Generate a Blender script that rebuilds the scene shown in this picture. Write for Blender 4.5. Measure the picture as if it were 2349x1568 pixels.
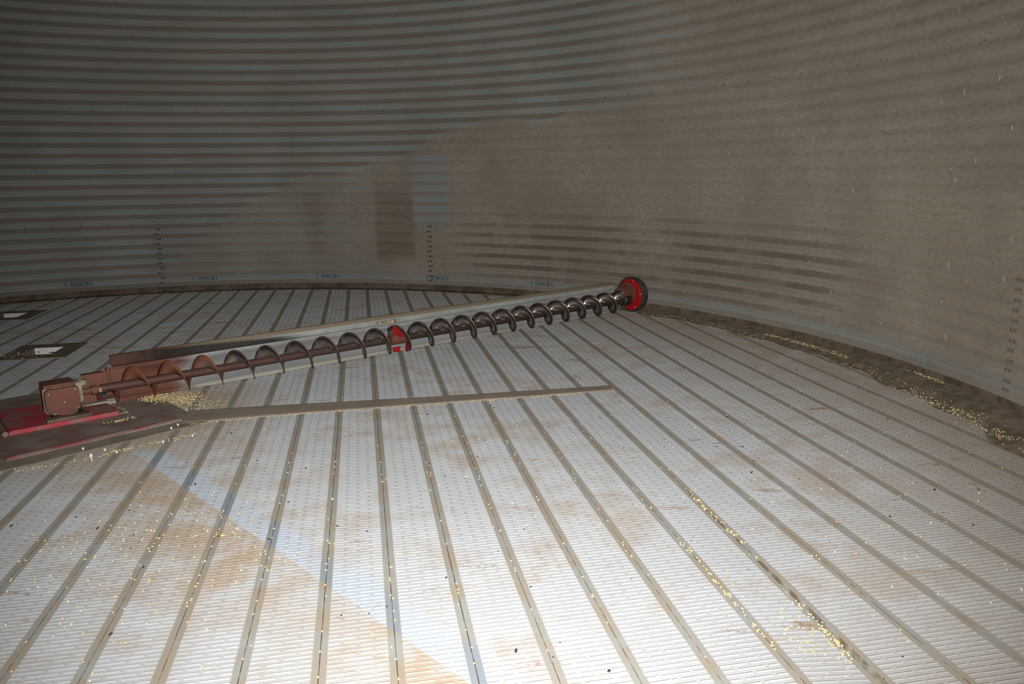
import bpy, bmesh, math, random
import numpy as np
from mathutils import Matrix, Vector

random.seed(7); rng = np.random.default_rng(7)
S = bpy.context.scene
C = S.collection
for o in list(bpy.data.objects): bpy.data.objects.remove(o)

# ------------------------------------------------------------------ camera
PITCH, ROLL, EYE = 0.2173, -0.0108, 1.2012
cp, sp, cr, sr = math.cos(PITCH), math.sin(PITCH), math.cos(ROLL), math.sin(ROLL)
right = Vector((cr, sp*sr, cp*sr)); up = Vector((-sr, sp*cr, cp*cr)); fwd = Vector((0, cp, -sp))
cam = bpy.data.cameras.new('camera'); cam.sensor_width = 36.0; cam.lens = 1762.7/2349*36
cam.clip_start = 0.02; cam.clip_end = 100
camo = bpy.data.objects.new('camera', cam); C.objects.link(camo)
camo.matrix_world = Matrix(((right.x, up.x, -fwd.x, 0), (right.y, up.y, -fwd.y, 0), (right.z, up.z, -fwd.z, EYE), (0, 0, 0, 1)))
S.camera = camo

# ------------------------------------------------------------------ light
w = bpy.data.worlds.new('world'); S.world = w; w.use_nodes = True
w.node_tree.nodes['Background'].inputs[0].default_value = (0.80, 0.92, 1.0, 1)
w.node_tree.nodes['Background'].inputs[1].default_value = 0.020
fl = bpy.data.lights.new('flash', 'SPOT'); fl.energy = 800; fl.color = (1.0, 0.975, 0.945)
fl.shadow_soft_size = 0.02; fl.spot_size = math.radians(106); fl.spot_blend = 1.0
flo = bpy.data.objects.new('flash', fl); C.objects.link(flo)
flo.location = (-0.05, -0.01, EYE+0.045)
flo.rotation_euler = Vector((0.025, 0.96, -0.17)).to_track_quat('-Z', 'Y').to_euler()
S.view_settings.view_transform = 'Standard'; S.view_settings.look = 'None'
S.view_settings.exposure = 0.0; S.view_settings.gamma = 1.0
S.view_settings.use_curve_mapping = False

# ------------------------------------------------------------------ helpers
class NT:
    """tiny node-tree writer"""
    def __init__(s, name):
        s.m = bpy.data.materials.new(name); s.m.use_nodes = True
        s.t = s.m.node_tree; s.b = s.t.nodes['Principled BSDF']
    def n(s, typ, **k):
        nd = s.t.nodes.new(typ)
        for a, v in k.items(): setattr(nd, a, v)
        return nd
    def put(s, sock, v):
        if hasattr(v, 'bl_idname') or isinstance(v, bpy.types.NodeSocket): s.t.links.new(v, sock)
        else: sock.default_value = v
    def math(s, op, a, b=0.0, c=0.0, clamp=False):
        nd = s.n('ShaderNodeMath', operation=op, use_clamp=clamp)
        for i, v in enumerate((a, b, c)): s.put(nd.inputs[i], v)
        return nd.outputs[0]
    def ramp(s, x, lo, hi, a=0.0, b=1.0):
        nd = s.n('ShaderNodeMapRange', interpolation_type='SMOOTHSTEP')
        for i, v in enumerate((x, lo, hi, a, b)): s.put(nd.inputs[i], v)
        return nd.outputs[0]
    def mix(s, f, a, b, blend='MIX'):
        nd = s.n('ShaderNodeMix', data_type='RGBA', blend_type=blend)
        s.put(nd.inputs[0], f)
        for i, v in ((6, a), (7, b)): s.put(nd.inputs[i], v if isinstance(v, bpy.types.NodeSocket) else (*v, 1.0))
        return nd.outputs[2]
    def pos(s):
        return s.n('ShaderNodeTexCoord').outputs['Object']
    def scale(s, vec, sc, rotz=0.0):
        nd = s.n('ShaderNodeMapping'); s.put(nd.inputs[0], vec)
        nd.inputs['Scale'].default_value = sc; nd.inputs['Rotation'].default_value = (0, 0, rotz)
        return nd.outputs[0]
    def noise(s, vec, sc, det=4.0, rough=0.6, dist=0.0):
        nd = s.n('ShaderNodeTexNoise'); s.put(nd.inputs['Vector'], vec)
        nd.inputs['Scale'].default_value = sc; nd.inputs['Detail'].default_value = det
        nd.inputs['Roughness'].default_value = rough; nd.inputs['Distortion'].default_value = dist
        return nd.outputs[0]
    def attr(s, name):
        return s.n('ShaderNodeAttribute', attribute_name=name).outputs['Fac']
    def sep(s, vec):
        nd = s.n('ShaderNodeSeparateXYZ'); s.put(nd.inputs[0], vec); return nd.outputs
    def bump(s, h, strength=0.3, dist=0.002):
        nd = s.n('ShaderNodeBump'); nd.inputs['Strength'].default_value = strength; nd.inputs['Distance'].default_value = dist
        s.put(nd.inputs['Height'], h); s.t.links.new(nd.outputs[0], s.b.inputs['Normal'])
    def done(s, col, rough=0.6, metal=0.0, spec=0.4):
        s.put(s.b.inputs['Base Color'], col if isinstance(col, bpy.types.NodeSocket) else (*col, 1.0))
        s.put(s.b.inputs['Roughness'], rough); s.put(s.b.inputs['Metallic'], metal)
        s.b.inputs['Specular IOR Level'].default_value = spec
        return s.m

def simple(name, col, col2=None, rough=0.6, metal=0.0, sc=20.0, lo=0.4, hi=0.65, spec=0.4, bump=0.0):
    t = NT(name); p = t.pos()
    c = t.mix(t.ramp(t.noise(p, sc), lo, hi), col, col2 or tuple(x*0.75 for x in col))
    if bump: t.bump(t.noise(p, sc*3), bump, 0.002)
    return t.done(c, rough, metal, spec)

def link(name, me, mat=None, parent=None, smooth=False):
    o = bpy.data.objects.new(name, me); C.objects.link(o)
    if mat is not None and len(me.materials) == 0:
        for m in (mat if isinstance(mat, (list, tuple)) else [mat]): me.materials.append(m)
    if parent is not None: o.parent = parent
    if smooth: me.shade_smooth()
    return o

def mesh_np(name, verts, faces):
    me = bpy.data.meshes.new(name); me.from_pydata([tuple(v) for v in verts], [], [tuple(int(i) for i in f) for f in faces]); me.update(); return me

def quads_np(name, verts, quads, tris=None):
    """fast mesh from numpy quads (and triangles)"""
    me = bpy.data.meshes.new(name)
    nq = len(quads); nt = 0 if tris is None else len(tris)
    me.vertices.add(len(verts)); me.vertices.foreach_set('co', np.asarray(verts, np.float32).ravel())
    me.loops.add(nq*4+nt*3)
    li = np.asarray(quads, np.int32).ravel()
    if nt: li = np.concatenate([li, np.asarray(tris, np.int32).ravel()])
    me.loops.foreach_set('vertex_index', li)
    me.polygons.add(nq+nt)
    st = np.concatenate([np.arange(nq)*4, nq*4+np.arange(nt)*3]).astype(np.int32)
    me.polygons.foreach_set('loop_start', st)
    me.update(calc_edges=True); me.validate(); me.shade_flat()
    return me

def fattr(me, name, vals):
    a = me.attributes.new(name, 'FLOAT', 'POINT'); a.data.foreach_set('value', np.asarray(vals, np.float32))

def bm_mesh(name, fn):
    bm = bmesh.new(); fn(bm); bmesh.ops.recalc_face_normals(bm, faces=bm.faces[:])
    me = bpy.data.meshes.new(name); bm.to_mesh(me); bm.free(); return me

def add_box(bm, c, s, bevel=0.0, seg=2, rot=None):
    r = bmesh.ops.create_cube(bm, size=1.0)
    vs = r['verts']
    for v in vs: v.co = Vector((v.co.x*s[0], v.co.y*s[1], v.co.z*s[2]))
    if bevel:
        es = list({e for v in vs for e in v.link_edges})
        rb = bmesh.ops.bevel(bm, geom=es, offset=bevel, segments=seg, affect='EDGES', profile=0.6)
        vs = list({v for f in rb['faces'] for v in f.verts} | {v for v in vs if v.is_valid})
    for v in vs:
        co = v.co
        if rot is not None: co = rot @ co
        v.co = co + Vector(c)
    return vs

def add_cyl(bm, a, b, r1, r2=None, seg=20, caps=True):
    a, b = Vector(a), Vector(b); d = b-a; r2 = r1 if r2 is None else r2
    q = d.to_track_quat('Z', 'Y'); va, vb = [], []
    for i in range(seg):
        t = 2*math.pi*i/seg; p = q @ Vector((math.cos(t), math.sin(t), 0))
        va.append(bm.verts.new(a+p*r1)); vb.append(bm.verts.new(b+p*r2))
    for i in range(seg):
        j = (i+1) % seg; bm.faces.new((va[i], va[j], vb[j], vb[i]))
    if caps: bm.faces.new(va[::-1]); bm.faces.new(vb)

def add_lathe(bm, prof, axis='X', seg=32, org=(0, 0, 0), close=False):
    """prof: (along, radius)"""
    rings = []
    for s, r in prof:
        ring = []
        for i in range(seg):
            t = 2*math.pi*i/seg; c_, s_ = math.cos(t)*r, math.sin(t)*r
            co = (s, c_, s_) if axis == 'X' else (c_, s_, s)
            ring.append(bm.verts.new(Vector(co)+Vector(org)))
        rings.append(ring)
    n = len(rings)
    for k in range(n if close else n-1):
        A, B = rings[k], rings[(k+1) % n]
        for i in range(seg):
            j = (i+1) % seg; bm.faces.new((A[i], A[j], B[j], B[i]))
    if not close:
        if prof[0][1] > 1e-5: bm.faces.new(rings[0][::-1])
        if prof[-1][1] > 1e-5: bm.faces.new(rings[-1])

def empty(name, label, cat, loc=(0, 0, 0), rotz=0.0, kind=None, group=None):
    o = bpy.data.objects.new(name, None); C.objects.link(o); o.location = loc; o.rotation_euler = (0, 0, rotz)
    o.empty_display_size = 0.1
    tag(o, label, cat, kind, group); return o

def tag(o, label=None, cat=None, kind=None, group=None):
    if label: o['label'] = label
    if cat: o['category'] = cat
    if kind: o['kind'] = kind
    if group: o['group'] = group
    return o

# ------------------------------------------------------------------ geometry of the place
BC = np.array([-2.34, 3.3875]); R = 4.8379             # bin centre and radius
PIT = 0.1016; AMP = 0.0065; Z1 = 0.7169; RING = 1.118  # corrugation, first ring seam, ring height
ZD = Z1-0.022                                          # height of an upward facing slope
SH = 2.871/R; TH0 = -0.2847                            # sheet angle, a vertical seam of ring 1
def wall_r(z): return R+AMP*np.sin(2*np.pi*(z-ZD)/PIT)
def wall_pt(th, z, inset=0.0):
    r = wall_r(np.asarray(z))-inset
    return np.stack([BC[0]+r*np.sin(th), BC[1]+r*np.cos(th), np.broadcast_to(z, np.shape(r))], -1)

YAW = 0.1912; PW = 0.1911; POFF = -0.5406              # planks
UX = np.array([math.cos(YAW), math.sin(YAW)]); VX = np.array([-math.sin(YAW), math.cos(YAW)])
UC, VC = float(BC@UX), float(BC@VX)

# ------------------------------------------------------------------ materials: setting
def mat_wall():
    t = NT('dusty_galvanised_wall'); p = t.pos(); x, y, z = t.sep(p)
    dust, dark, clean = t.attr('dust'), t.attr('dark'), t.attr('clean')
    n_big = t.noise(p, 1.3, 5, 0.6)
    n_str = t.noise(t.scale(p, (1.2, 1.2, 9)), 2.2, 6, 0.7)          # streaks along the corrugation
    n_fin = t.noise(t.scale(p, (1, 1, 1)), 55, 3, 0.7)
    n_spk = t.noise(t.scale(p, (1, 1, 0.5)), 120, 2, 0.6)
    ph = t.math('MULTIPLY', t.math('SUBTRACT', z, ZD-0.004), 2*math.pi/PIT)
    cs = t.math('COSINE', ph)
    cs = t.math('ADD', cs, t.math('MULTIPLY', t.math('SUBTRACT', n_str, 0.5), 0.9))
    stripe = t.ramp(cs, -0.42, 0.45)                                    # dust lying on the upward slopes
    galv = t.mix(t.ramp(n_big, 0.35, 0.65), (0.285, 0.305, 0.285), (0.335, 0.355, 0.34))
    galv = t.mix(t.ramp(n_str, 0.55, 0.75, 0, 0.4), galv, (0.38, 0.415, 0.43))
    brown = t.mix(n_fin, (0.135, 0.108, 0.082), (0.20, 0.162, 0.125))
    tan = t.mix(t.ramp(n_big, 0.35, 0.65), (0.30, 0.25, 0.195), (0.36, 0.305, 0.24))
    tan = t.mix(t.ramp(t.noise(t.scale(p, (1, 1, 2.5)), 22, 5, 0.7), 0.45, 0.68, 0, 0.7), tan, (0.235, 0.192, 0.15))
    s0 = t.math('MULTIPLY', stripe, t.math('SUBTRACT', 0.92, t.math('MULTIPLY', dust, 0.70)))
    col = t.mix(s0, galv, brown)
    # tan grain dust over the metal, rubbed thin in streaks where the metal grins through
    rub = t.math('ADD', n_str, t.math('MULTIPLY', cs, -0.13))
    rub = t.math('ADD', rub, t.math('MULTIPLY', t.math('SUBTRACT', n_fin, 0.5), 0.55))
    cov = t.math('MULTIPLY', dust, t.ramp(rub, 0.52, 0.72, 1.0, t.ramp(dust, 0.5, 0.95, 0.35, 0.62)))
    col = t.mix(cov, col, tan)
    dk = t.math('MULTIPLY', dark, t.ramp(t.math('ADD', cs, t.math('MULTIPLY', t.math('SUBTRACT', n_fin, 0.4), 1.0)), -0.1, 0.8))
    dkb = t.math('MULTIPLY', dk, t.ramp(t.noise(p, 2.2, 5), 0.36, 0.58, 0.30, 0.95))
    col = t.mix(dkb, col, (0.135, 0.103, 0.078))
    col = t.mix(t.math('MULTIPLY', t.attr('patch'), t.ramp(t.math('ADD', n_str, t.math('MULTIPLY', t.math('SUBTRACT', n_fin, 0.5), 0.6)), 0.3, 0.6, 0.25, 0.75)), col, (0.185, 0.142, 0.105))
    col = t.mix(t.math('MULTIPLY', clean, t.math('SUBTRACT', 0.8, t.math('MULTIPLY', stripe, 0.65))), col, (0.29, 0.325, 0.325))
    col = t.mix(t.math('MULTIPLY', dust, t.ramp(n_spk, 0.70, 0.78, 0, 0.4)), col, (0.42, 0.375, 0.30))
    t.bump(t.math('ADD', n_fin, t.math('MULTIPLY', n_spk, 0.6)), 0.25, 0.003)
    return t.done(col, t.math('ADD', 0.55, t.math('MULTIPLY', dust, 0.3)), 0.0, 0.25)

def mat_plank():
    t = NT('perforated_floor_metal'); p = t.pos(); px, py, pz = t.sep(p)
    uvn = t.n('ShaderNodeUVMap', uv_map='UVMap'); u, v, _ = t.sep(uvn.outputs[0])
    across = t.scale(p, (1, 1, 1), -YAW)
    n1 = t.noise(p, 1.1, 6, 0.62); n2 = t.noise(p, 6.0, 5, 0.65); n3 = t.noise(p, 60, 3, 0.6)
    n4 = t.noise(t.scale(p, (0.55, 2.3, 1), -YAW), 4.5, 5, 0.6)
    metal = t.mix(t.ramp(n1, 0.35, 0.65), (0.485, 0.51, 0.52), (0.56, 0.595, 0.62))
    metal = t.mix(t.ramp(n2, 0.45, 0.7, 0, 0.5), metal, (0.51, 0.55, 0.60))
    dirt = t.mix(n2, (0.45, 0.36, 0.265), (0.37, 0.29, 0.22))
    dm = t.math('MULTIPLY', t.ramp(t.math('ADD', n1, t.math('MULTIPLY', t.math('SUBTRACT', n2, 0.5), 0.6)), 0.44, 0.66, 0.06, 0.62), 1.0)
    # more dirt towards the wall on the right and along the sump, worn grain path
    rad = t.math('SQRT', t.math('ADD', t.math('POWER', t.math('ADD', px, 2.34), 2.0), t.math('POWER', t.math('SUBTRACT', py, 3.3875), 2.0)))
    edge = t.math('MULTIPLY', t.ramp(rad, 2.9, 4.7), t.ramp(px, -0.5, 1.2, 0.5, 1.0))
    dm = t.math('MAXIMUM', dm, t.math('MULTIPLY', edge, t.ramp(n2, 0.3, 0.6, 0.55, 0.85)))
    sd = t.math('SQRT', t.math('ADD', t.math('POWER', t.math('ADD', px, 2.05), 2.0), t.math('POWER', t.math('SUBTRACT', py, 3.75), 2.0)))
    sd = t.math('ADD', sd, t.math('MULTIPLY', t.math('SUBTRACT', n2, 0.5), 0.5))
    dm = t.math('MAXIMUM', dm, t.ramp(sd, 0.45, 1.05, 0.9, 0.0))
    far = t.math('MULTIPLY', t.ramp(n4, 0.50, 0.64), t.ramp(py, 4.2, 5.6, 0, 0.7))
    dm = t.math('MAXIMUM', dm, far)
    col = t.mix(dm, metal, dirt)
    rust = t.ramp(t.math('ADD', n4, t.math('MULTIPLY', t.math('SUBTRACT', n3, 0.5), 0.2)), 0.62, 0.72, 0, 0.75)
    col = t.mix(rust, col, (0.30, 0.17, 0.095))
    # daylight painted into the colour: a bluish band from the sump to the door
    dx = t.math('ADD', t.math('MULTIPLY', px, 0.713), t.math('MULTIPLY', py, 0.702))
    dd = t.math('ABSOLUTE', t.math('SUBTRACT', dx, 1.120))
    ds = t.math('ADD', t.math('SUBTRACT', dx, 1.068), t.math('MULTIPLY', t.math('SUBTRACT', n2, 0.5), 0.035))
    trk = t.math('MULTIPLY', t.math('MULTIPLY', t.ramp(ds, -0.004, 0.004), t.ramp(ds, 0.075, 0.13, 1, 0)), t.ramp(py, 3.2, 3.3, 1, 0))  # trk: mask of the painted daylight band
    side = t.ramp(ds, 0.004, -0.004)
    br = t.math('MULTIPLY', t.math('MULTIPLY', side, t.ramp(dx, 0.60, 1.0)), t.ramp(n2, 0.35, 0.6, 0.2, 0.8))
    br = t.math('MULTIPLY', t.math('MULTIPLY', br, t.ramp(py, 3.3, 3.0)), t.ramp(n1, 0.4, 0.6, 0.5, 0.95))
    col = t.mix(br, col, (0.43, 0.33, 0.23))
    day_band_f = trk
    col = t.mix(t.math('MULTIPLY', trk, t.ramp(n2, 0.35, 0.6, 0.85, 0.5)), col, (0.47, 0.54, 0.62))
    # dust packed along the plank joints (u is metres across the plank)
    mu = t.math('MINIMUM', u, t.math('SUBTRACT', PW, u))
    joint = t.ramp(t.math('ADD', mu, t.math('MULTIPLY', t.math('SUBTRACT', n3, 0.5), 0.004)), 0.0165, 0.0205, 1, 0)
    jd = t.math('MULTIPLY', joint, t.ramp(n2, 0.3, 0.6, 0.75, 0.92))
    col = t.mix(jd, col, t.mix(t.ramp(n2, 0.4, 0.6), (0.32, 0.315, 0.28), (0.355, 0.30, 0.23)))
    col = t.mix(t.math('MULTIPLY', t.math('MULTIPLY', day_band_f, joint), 0.7), col, (0.25, 0.30, 0.35))  # the painted daylight band also tints the joint dust
    gap = t.math('MULTIPLY', t.ramp(mu, 0.0008, 0.0022, 1, 0), t.ramp(t.noise(p, 22, 3), 0.38, 0.58, 0.15, 1))
    col = t.mix(t.math('MULTIPLY', gap, 0.8), col, (0.12, 0.085, 0.06))
    col = t.mix(t.ramp(n3, 0.62, 0.8, 0, 0.35), col, (0.30, 0.25, 0.19))
    col = t.mix(1.0, col, (0.76, 0.76, 0.765), 'MULTIPLY')            # lowers the whole floor colour evenly
    t.bump(n3, 0.12, 0.002)
    rough = t.math('ADD', 0.50, t.math('MULTIPLY', dm, 0.3))
    t.b.inputs['Diffuse Roughness'].default_value = 0.25
    return t.done(col, rough, 0.0, 0.12)

M = {}
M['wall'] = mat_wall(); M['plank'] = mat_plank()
M['slot'] = simple('slot_shadow_rust', (0.17, 0.105, 0.072), (0.085, 0.06, 0.045), 0.9)
M['sub'] = simple('dark_subfloor', (0.05, 0.04, 0.03), rough=0.95)
M['flash'] = simple('dirty_base_flashing', (0.17, 0.125, 0.088), (0.095, 0.065, 0.045), 0.85, sc=7, bump=0.3)
M['dirt'] = simple('packed_grain_dirt', (0.27, 0.215, 0.155), (0.17, 0.13, 0.09), 0.95, sc=14, bump=0.6)
M['bolt'] = simple('dark_bolt', (0.08, 0.062, 0.05), (0.15, 0.10, 0.07), 0.6, 0.3, sc=60)
M['bolt2'] = simple('dusty_rusty_bolt', (0.16, 0.12, 0.09), (0.22, 0.155, 0.11), 0.85, 0.0, sc=60)
M['ink'] = simple('blue_stamp_ink', (0.045, 0.085, 0.17), (0.07, 0.12, 0.20), 0.7, sc=40)
M['ink3'] = simple('smeared_blue_stamp_ink', (0.15, 0.175, 0.22), (0.27, 0.27, 0.255), 0.8, sc=25)
M['ink2'] = simple('faded_blue_stamp_ink', (0.12, 0.15, 0.20), (0.20, 0.215, 0.225), 0.7, sc=40)

# ------------------------------------------------------------------ wall
wall = empty('wall_round', 'round corrugated galvanised steel bin wall coated with brown grain dust', 'wall', kind='structure')
DL_T = [-3.2, -0.32, -0.20, -0.084, 0.04, 0.237, 0.437, 0.728, 1.0, 1.2, 1.463, 1.9, 3.3]
DL_Z = [0.0, 0.0, 0.62, 0.984, 1.18, 1.41, 1.72, 1.786, 1.80, 1.84, 1.82, 1.6, 1.2]
def sstep(x, a, b):
    t = np.clip((x-a)/(b-a), 0, 1); return t*t*(3-2*t)
def build_sheet(th_a, th_b, z_a, z_b, inset, fine):
    nseg = max(6, int(round((th_b-th_a)*R/(0.030 if fine else 0.12))))
    nz = max(4, int(round((z_b-z_a)/PIT*(10 if fine else 8))))
    th = np.linspace(th_a, th_b, nseg+1); z = np.linspace(z_a, z_b, nz+1)
    T, Z = np.meshgrid(th, z, indexing='ij')
    V = wall_pt(T, Z, inset).reshape(-1, 3)
    i, j = np.meshgrid(np.arange(nseg), np.arange(nz), indexing='ij')
    a = (i*(nz+1)+j).ravel()
    Q = np.stack([a, a+nz+1, a+nz+2, a+1], 1)[:, ::-1]
    me = quads_np('wall_sheet', V, Q)
    T, Z = T.ravel(), Z.ravel()
    wob = 0.03*np.sin(T*17+1)+0.02*np.sin(T*41)
    line = np.interp(T, DL_T, DL_Z)+wob
    below = sstep(line-Z, -0.02, 0.10)
    dust = below*sstep(T, -0.25, 0.45)*0.50+below*0.45
    dust = np.maximum(dust, 0.95*sstep(T, 0.40, 1.05)*(1-0.0*Z))      # upper right stays powdery
    dust = np.maximum(dust, 0.20+0.15*sstep(Z, 1.2, 2.6))
    dark = sstep(T, 0.30, 0.50)*(1-sstep(T, 1.12, 1.35))*(1-sstep(Z, 0.55, 0.95))*sstep(Z, 0.10, 0.22)*0.80
    rect = sstep(T, 0.185, 0.20)*(1-sstep(T, 0.275, 0.287))*sstep(Z, 0.25, 0.38)*(1-sstep(Z, 0.80, 1.30))*0.75
    rect2 = sstep(T, 0.02, 0.05)*(1-sstep(T, 0.065, 0.09))*sstep(Z, 0.30, 0.45)*(1-sstep(Z, 0.9, 1.2))*0.45
    dark = np.maximum(dark, np.maximum(rect*0.45, rect2*0.5)); dust = np.maximum(dust, rect*0.9)
    ov = ((T-0.3225)/0.043)**2; oz = ((Z-1.03)/0.37)
    clean = 1-sstep(np.maximum(ov, np.abs(oz)**3+ov*0.4), 0.85, 1.15)
    low = (1-sstep(Z, 0.10, 0.24))*(1-sstep(T, 1.3, 1.6)*0.4)
    dust = dust*(1-0.55*low); clean = np.maximum(clean, 0.35*low)
    dust *= (1-clean*0.35); dark *= (1-clean)
    fattr(me, 'dust', dust); fattr(me, 'dark', dark); fattr(me, 'clean', clean); fattr(me, 'patch', np.clip(np.maximum(rect*1.2, rect2*0.8), 0, 1)*(1-clean))
    link('wall_sheet', me, M['wall'], wall, smooth=True)

RINGS = [(-0.05, Z1+0.028, TH0, 0.0), (Z1-0.03, Z1+RING+0.028, TH0+SH/2, 0.0022), (Z1+RING-0.03, Z1+2*RING+0.028, TH0, 0.0), (Z1+2*RING-0.03, Z1+3*RING, TH0+SH/2, 0.0022)]
SEAMS = []
for ri, (za, zb, t0, ins) in enumerate(RINGS):
    edges = [t0+k*SH for k in range(-5, 6)]
    for k in range(10):
        fine = -1.1 < edges[k+1] and edges[k] < 1.75 and ri < 3
        build_sheet(edges[k], edges[k+1]+0.012, za, zb, ins+0.0011*(k % 2), fine)
        SEAMS.append((ri, edges[k]))
    build_sheet(edges[10], edges[0]+2*math.pi, za, zb, ins, False)   # the short closing sheet behind the camera

# bolts (shared mesh), only where the photograph shows them
bolt_me = bm_mesh('bolt', lambda bm: add_lathe(bm, [(0, 0.011), (0.004, 0.011), (0.006, 0.007), (0.009, 0.006), (0.009, 0)], 'X', 8))
bolt_me.materials.append(M['bolt']); bolt_me2 = bolt_me.copy(); bolt_me2.materials.clear(); bolt_me2.materials.append(M['bolt2'])
def put_bolt(th, z, inset=0.003, sc=1.0, dusty=False):
    o = bpy.data.objects.new('bolt', bolt_me2 if dusty else bolt_me); C.objects.link(o); o.parent = wall
    pt = wall_pt(np.array(th), np.array(z), inset); o.location = pt
    o.rotation_euler = (0, 0, math.atan2(-math.cos(th), -math.sin(th))); o.scale = (sc, sc, sc)
for ri, th in SEAMS:
    if ri == 0 and -0.6 < th < 1.6 and abs(th-TH0-2*SH) > 0.05:
        z = 0.105; k = 0
        while z < Z1-0.05:
            rb = th > 1.0; put_bolt(th+0.0035+(0.0025 if k % 2 else -0.0015), z, 0.004, 0.9, rb); put_bolt(th+0.0100+(0.0015 if k % 2 else -0.0025), z, 0.004, 0.9, rb); z += PIT/2; k += 1
    if ri == 1 and -0.6 < th < 1.6:
        pass
    if ri == 1 and -0.2 < th < 0.2:
        z = Z1+0.10
        while z < Z1+RING-0.05:
            put_bolt(th+0.006, z, 0.003, 0.6, True); z += PIT/2
for zz, step, sc in ((Z1, 0.0495, 1.0), (Z1+RING, 0.0495, 1.0)):
    th = -0.62
    while th < 1.62: put_bolt(th, zz, 0.001, 0.6, th > 0.1 or zz > 1); th += step

# blue stamps printed on the sheets
def stamp(th, z, size, mat, text, parent):
    cu = bpy.data.curves.new('stamp', 'FONT'); cu.body = text; cu.size = size; cu.align_x = 'CENTER'
    tmp = bpy.data.objects.new('stamp_tmp', cu); C.objects.link(tmp)
    me = bpy.data.meshes.new_from_object(tmp.evaluated_get(bpy.context.evaluated_depsgraph_get()))
    bpy.data.objects.remove(tmp); bpy.data.curves.remove(cu)
    co = np.zeros(len(me.vertices)*3, np.float32); me.vertices.foreach_get('co', co); co = co.reshape(-1, 3)
    nv = wall_pt(th+co[:, 0]*1.15/R, z+co[:, 1], 0.0045)
    me.vertices.foreach_set('co', nv.astype(np.float32).ravel()); me.update(); me.materials.clear()
    o = link('stamped_marking', me, mat, parent); o['label'] = 'blue ink marking stamped on the sheet'
for th in (-0.44, -0.191, 0.077, 0.330, 0.577): stamp(th, 0.112, 0.068, M['ink'], '1 04K81', wall)
stamp(1.368, 0.08, 0.055, M['ink3'], '1 04K81', wall)
for th in (-0.482, -0.214, 0.193): stamp(th, 1.225, 0.055, M['ink2'], '1 55LL', wall)

# ------------------------------------------------------------------ base flashing and dirt against the wall
def ring_strip(name, prof, th_a, th_b, n, mat, jitter=0.0, **tags):
    """prof: list of (inset from wall, z)"""
    th = np.linspace(th_a, th_b, n+1); V = []; m = len(prof)
    for k, t in enumerate(th):
        for (ins, z) in prof:
            r = R-ins; V.append((BC[0]+r*math.sin(t), BC[1]+r*math.cos(t), z))
    Q = [(k*m+i, k*m+i+1, (k+1)*m+i+1, (k+1)*m+i) for k in range(n) for i in range(m-1)]
    me = quads_np(name, np.array(V), np.array(Q)); o = link(name, me, mat); tag(o, **tags); return o
tr = ring_strip('trim_1', [(0.006, 0.062), (0.0085, 0.064), (0.0125, 0.060), (0.0135, 0.030), (0.022, 0.012), (0.085, 0.006), (0.090, 0.0)],
           -3.14159, 3.14159, 240, M['flash'], label='rust brown sheet metal flashing around the foot of the wall', cat='trim', kind='structure')
for k in range(36):                                      # flashing screws
    th = -0.56+k*0.0605
    o = bpy.data.objects.new('bolt', bolt_me); C.objects.link(o); o.parent = tr
    o.location = (BC[0]+(R-0.0125)*math.sin(th), BC[1]+(R-0.0125)*math.cos(th), 0.047); o.rotation_euler = (0, 0, math.atan2(-math.cos(th), -math.sin(th)))

# ------------------------------------------------------------------ floor of perforated planks
fl_me = bm_mesh('floor', lambda bm: bmesh.ops.create_circle(bm, cap_ends=True, radius=R+0.02, segments=96))
for v in fl_me.vertices: v.co = (v.co.x+BC[0], v.co.y+BC[1], -0.30)
floor = link('floor', fl_me, M['sub'])
tag(floor, 'round bin floor of long perforated galvanised planks, dusty and rust stained', 'floor', 'structure')

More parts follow.
